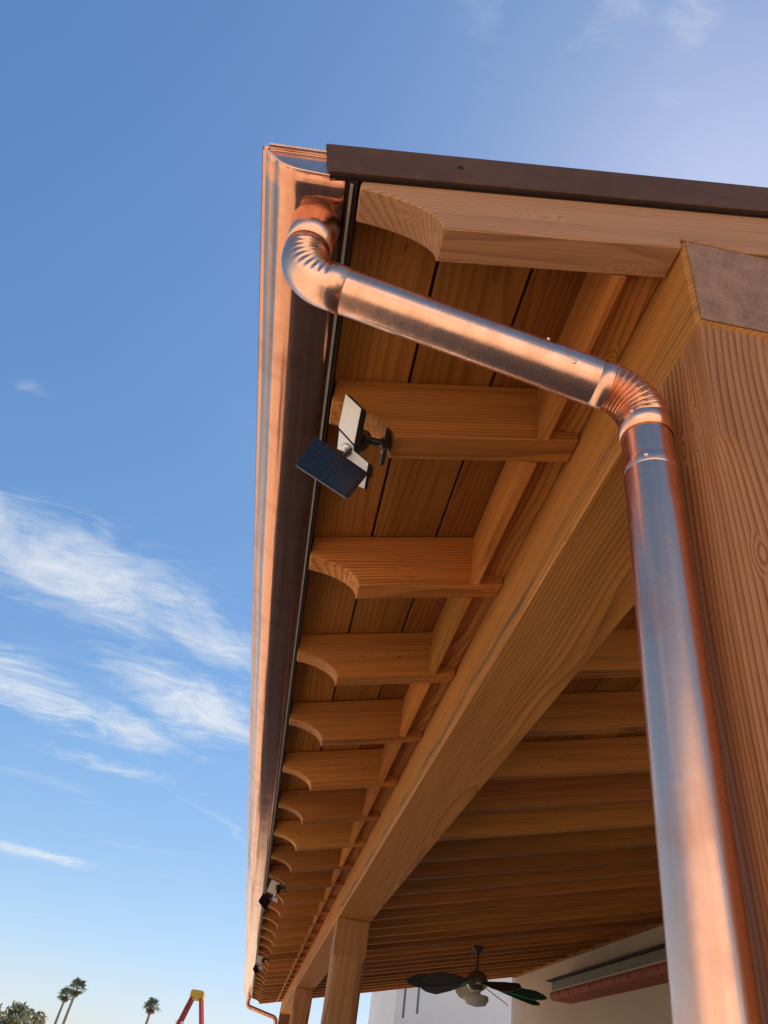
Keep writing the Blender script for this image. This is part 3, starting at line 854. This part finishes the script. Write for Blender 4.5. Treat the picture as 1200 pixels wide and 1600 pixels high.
for a, b, z0_ in ((xs_[1], xs_[2], zs0), (xs_[3], xs_[4], zs0b)): wbox(a, b, 0, z0_); wbox(a, b, zs1, wt)
world_mesh('front_wall', bm, M['stucco_white'], wb, wing, None)
for a, b, z0_ in ((xs_[1], xs_[2], zs0), (xs_[3], xs_[4], zs0b)):
    box('slot_window', (a - .01, wy + .05, z0_ - .01), (b + .01, wy + .07, zs1 + .01), M['glass_dark'], wing)
box('side_wall', (wx0, wy + .402, 0), (wx0 + .3, wy + 5, wt), M['stucco_white'], wing)
box('parapet_cap', (wx0 - .04, wy - .04, wt + .001), (wx1, wy + 5, wt + .08), M['stucco_white'], wing, .01)

# pale house, unseen and added behind the viewer to brighten the copper's reflections
nb = Vector((1.0, -8.6, 0))
nh = empty('added_pale_house', nb); tag(nh, 'unseen cream stucco house added behind the viewer to be mirrored in the copper downpipe', 'house')
box('wall', (-21.0, -9.0, 0), (7.0, -8.6, 5.6), M['stucco_cream'], nh)
box('parapet_cap', (-21.05, -9.05, 5.601), (7.05, -8.55, 5.7), M['stucco_white'], nh, .01)
for x_ in (-17.0, -10.5, -1.2, 4.6):
    w__ = box('window', (x_ - .7, -8.598, 1.0), (x_ + .7, -8.54, 2.3), M['stucco_white'], nh, .006)
    box('pane', (x_ - .6, -8.538, 1.1), (x_ + .6, -8.53, 2.2), M['pane'], w__)

# ------------------------------------------------------------------ ceiling fan
fx, fy = 4.12, 16.7
ftop = P(fx, fy, zbot(fx)) + Vector((0, 0, 0))
fan = empty('ceiling_fan', ftop); tag(fan, 'dark ceiling fan with broad blades and a round light bowl under the rafters', 'ceiling fan')
def lathe(bm, c, prof_, seg=28):
    rings = [[bm.verts.new((c.x + r_ * math.cos(2 * math.pi * q_ / seg), c.y + r_ * math.sin(2 * math.pi * q_ / seg), c.z + z_)) for q_ in range(seg)] for r_, z_ in prof_]
    for i in range(len(rings) - 1):
        for q_ in range(seg): bm.faces.new((rings[i][q_], rings[i][(q_ + 1) % seg], rings[i + 1][(q_ + 1) % seg], rings[i + 1][q_]))
    bm.faces.new(rings[0][::-1]); bm.faces.new(rings[-1])
fh = P(fx + .1, fy, 2.02); hubc = Vector((ftop.x, ftop.y, fh.z))
yr = min(rafter_y, key=lambda v: abs(v + RT / 2 - fy)) + RT / 2
ftop.y = S * yr; hubc.y = ftop.y
bm = bmesh.new(); lathe(bm, ftop, [(.075, -.005), (.075, -.03), (.03, -.08), (.018, -.09)]); world_mesh('canopy', bm, M['fan_dark'], ftop, fan)
bm = bmesh.new(); tube(bm, [ftop + Vector((0, 0, -.08)), hubc + Vector((0, 0, .08))], .014, 14); world_mesh('downrod', bm, M['fan_dark'], ftop, fan)
bm = bmesh.new(); lathe(bm, hubc, [(.03, .12), (.10, .09), (.14, .02), (.14, -.04), (.09, -.09), (.05, -.10)]); world_mesh('motor', bm, M['nickel'], ftop, fan)
bm = bmesh.new(); lathe(bm, hubc, [(.06, -.10), (.05, -.13), (.15, -.15), (.16, -.19), (.12, -.25), (.03, -.27)]); world_mesh('light_bowl', bm, M['frost'], ftop, fan)
NB = 9
for i in range(NB):
    a = 2 * math.pi * i / NB + .18
    d = Vector((math.cos(a), math.sin(a), 0)); s_ = Vector((-d.y, d.x, 0)); up = Vector((0, 0, 1))
    tw_ = (s_ * .88 + up * .47).normalized(); nn = d.cross(tw_).normalized()
    bm = bmesh.new(); pr_ = [(.14, .03), (.30, .05), (.55, .10), (.86, .13), (1.0, .07), (1.06, .0), (1.0, -.07), (.86, -.13), (.55, -.10), (.30, -.05), (.14, -.03)]
    f0 = [bm.verts.new(hubc + d * r_ * .84 + tw_ * w_ + nn * .004 - up * (.10 * r_)) for r_, w_ in pr_]; f1_ = [bm.verts.new(hubc + d * r_ * .84 + tw_ * w_ - nn * .004 - up * (.10 * r_)) for r_, w_ in pr_]
    bm.faces.new(f0); bm.faces.new(f1_[::-1])
    for k_ in range(len(pr_)): bm.faces.new((f0[k_], f1_[k_], f1_[(k_ + 1) % len(pr_)], f0[(k_ + 1) % len(pr_)]))
    bl_ = world_mesh('blade', bm, M['teal'] if i in (8, 0) else (M['fan_light'] if i == 2 else M['fan_dark']), ftop, fan, None)

# ------------------------------------------------------------------ step ladder
lt = P(-1.22, 18.6, 1.24)
lad = empty('step_ladder', Vector((lt.x, lt.y, 0))); tag(lad, 'red fibreglass step ladder with a yellow top cap standing open outdoors', 'ladder')
H = lt.z
top_ = bmesh.new(); sub_box(top_, lt + Vector((0, 0, -.05)), .17, .42, .10); bmesh.ops.bevel(top_, geom=top_.edges[:], offset=.012, segments=2, affect='EDGES')
world_mesh('top_cap', top_, M['ladder_yellow'], lad.location, lad)
for sx, nm in ((-1, 'front'), (1, 'rear')):
    for sy in (-1, 1):
        bm = bmesh.new()
        a = lt + Vector((sx * .06, sy * .17, -.08)); b = Vector((lt.x + sx * .74, lt.y + sy * .33, .01))
        d = (b - a); rot = d.to_track_quat('Z', 'Y').to_matrix()
        sub_box(bm, (a + b) / 2, .07, .032, d.length, rot)
        rl = world_mesh('rail', bm, M['ladder_red'], lad.location, lad, None)
    if sx < 0:
        for k_ in range(1, 8):
            t_ = k_ / 8; z_ = H - .08 - (H - .09) * t_; x_ = lt.x - .06 - .68 * t_; w_ = .34 + .32 * t_
            box('tread', (x_ - .045, lt.y - w_ / 2, z_ - .012), (x_ + .045, lt.y + w_ / 2, z_ + .012), M['alu'], lad, .002, 'y')
for k_ in range(2, 7):
    t_ = k_ / 7; z_ = H - .08 - (H - .09) * t_; x_ = lt.x + .06 + .68 * t_; w_ = .34 + .32 * t_
    bm = bmesh.new(); tube(bm, [(x_, lt.y - w_ / 2, z_), (x_, lt.y + w_ / 2, z_)], .012, 8); world_mesh('rear_brace', bm, M['ladder_red'], lad.location, lad)

# ------------------------------------------------------------------ palms and trees
def palm(dist, dx, dz, label, crown, lean, seed):
    rr = random.Random(seed)
    bx = Vector((dx * dist, dist, 0)); hgt = CZ + dz * dist
    t = empty('palm_tree', bx); tag(t, label, 'palm tree', 'fan palms on the horizon')
    pts = []; N = 14
    for i in range(N + 1):
        f = i / N; pts.append(bx + Vector((lean * hgt * (f ** 1.6 - 1), 0, hgt * f)))
    off = pts[0] - bx
    bm = bmesh.new(); tube(bm, pts, lambda i, d: .30 - .13 * i / N + (.10 if i == 0 else 0), 12)
    t.matrix_basis = Matrix.Translation(bx + off); WM[t] = Matrix.Translation(bx + off)
    world_mesh('trunk', bm, M['palm_trunk'], bx + off, t)
    c = pts[-1]
    def fronds(n, emin, emax, L, mat, name):
        bm = bmesh.new()
        for i in range(n):
            az = rr.uniform(0, 2 * math.pi); el = math.radians(rr.uniform(emin, emax))
            d = Vector((math.cos(az) * math.cos(el), math.sin(az) * math.cos(el), math.sin(el)))
            l = L * rr.uniform(.75, 1.1); side = d.cross(Vector((0, 0, 1)))
            if side.length < .05: side = Vector((1, 0, 0))
            side.normalize(); nn = side.cross(d)
            st = c + d * l * .42
            a = bm.verts.new(c); b = bm.verts.new(c + side * .05); e_ = bm.verts.new(st); bm.faces.new((a, b, e_))
            seg = 9
            for k_ in range(seg):
                an = math.radians(-75 + 150 * k_ / (seg - 1)); w0 = math.radians(6)
                dd = (d * math.cos(an) + side * math.sin(an)); tip = st + dd * l * .58 * rr.uniform(.8, 1.1) - Vector((0, 0, l * .16 * rr.uniform(.3, 1.2)))
                pa = st + (d * math.cos(an - w0) + side * math.sin(an - w0)) * l * .3 + nn * .04
                pb = st + (d * math.cos(an + w0) + side * math.sin(an + w0)) * l * .3 - nn * .04
                bm.faces.new((bm.verts.new(st), bm.verts.new(pa), bm.verts.new(tip), bm.verts.new(pb)))
        return world_mesh(name, bm, mat, bx + off, t, None)
    fronds(46, -25, 80, crown * .72, M['palm_leaf'], 'crown')
    fronds(34, -80, -35, crown * .45, M['palm_dead'], 'dead_skirt')
D_ = 150
palm(D_, -.1945, .0505, 'tall fan palm, the higher of a close pair on the horizon', 2.6, .06, 1)
palm(D_ + 8, -.2035, .0430, 'fan palm, the lower of a close pair on the horizon', 2.3, .05, 2)
palm(D_ - 5, -.1110, .0455, 'lone fan palm standing between the palm pair and the red ladder', 2.4, .05, 3)

def tree(x, y, h, w, label, seed, mat):
    rr = random.Random(seed); base = Vector((x, y, 0))
    t = empty('tree', base); tag(t, label, 'tree', 'low trees on the horizon')
    bm = bmesh.new(); tips = []
    tube(bm, [base + Vector((0, 0, h * .5 * i / 5)) + Vector((rr.uniform(-.06, .06), 0, 0)) for i in range(6)], lambda i, d: .17 - .018 * i, 10)
    for k_ in range(9):
        a = rr.uniform(0, 6.28); s0 = base + Vector((0, 0, h * rr.uniform(.28, .48)))
        e_ = base + Vector((math.cos(a) * w * rr.uniform(.35, .85), math.sin(a) * w * rr.uniform(.35, .85), h * rr.uniform(.62, .93)))
        mid = (s0 + e_) / 2 + Vector((0, 0, -.1)); tube(bm, [s0, mid, e_], lambda i, d: (.07, .045, .015)[i], 6); tips.append(e_)
    world_mesh('trunk', bm, M['bark'], base, t)
    bm = bmesh.new()
    tips += [base + Vector((rr.uniform(-.5, .5) * w, rr.uniform(-.5, .5) * w, h * rr.uniform(.75, .98))) for _ in range(7)]
    for tp_ in tips:
        cr = w * rr.uniform(.18, .34)
        for _ in range(230):
            v = Vector((rr.gauss(0, 1), rr.gauss(0, 1), rr.gauss(0, .8))); v *= cr * .55
            p_ = tp_ + v
            if p_.z > h * 1.06: continue
            s_ = rr.uniform(.05, .11); u_ = Vector((rr.gauss(0, 1), rr.gauss(0, 1), rr.gauss(0, 1))).normalized(); w2 = u_.orthogonal().normalized()
            bm.faces.new([bm.verts.new(p_ + q_) for q_ in (u_ * s_ * 1.5, w2 * s_ * .6, u_ * -s_ * 1.5, w2 * -s_ * .6)])
    world_mesh('crown', bm, mat, base, t, None)
for (a, yd, zt, w_, lab, sd_, mt) in (
        (-.262, 52, .0235, 1.25, 'pale grey green tree at the edge of the row below the palms', 11, 'leaf2'),
        (-.243, 50, .0300, .85, 'taller clumped tree in the row below the palms', 12, 'leaf'),
        (-.229, 53, .0255, .75, 'narrow tree at the palm end of the low tree row', 13, 'leaf2'),
        (-.214, 60, .0130, .7, 'low bush topped tree under the pair of fan palms', 14, 'leaf')):
    tree(a * yd, yd, CZ + zt * yd, w_, lab, sd_, M[mt])
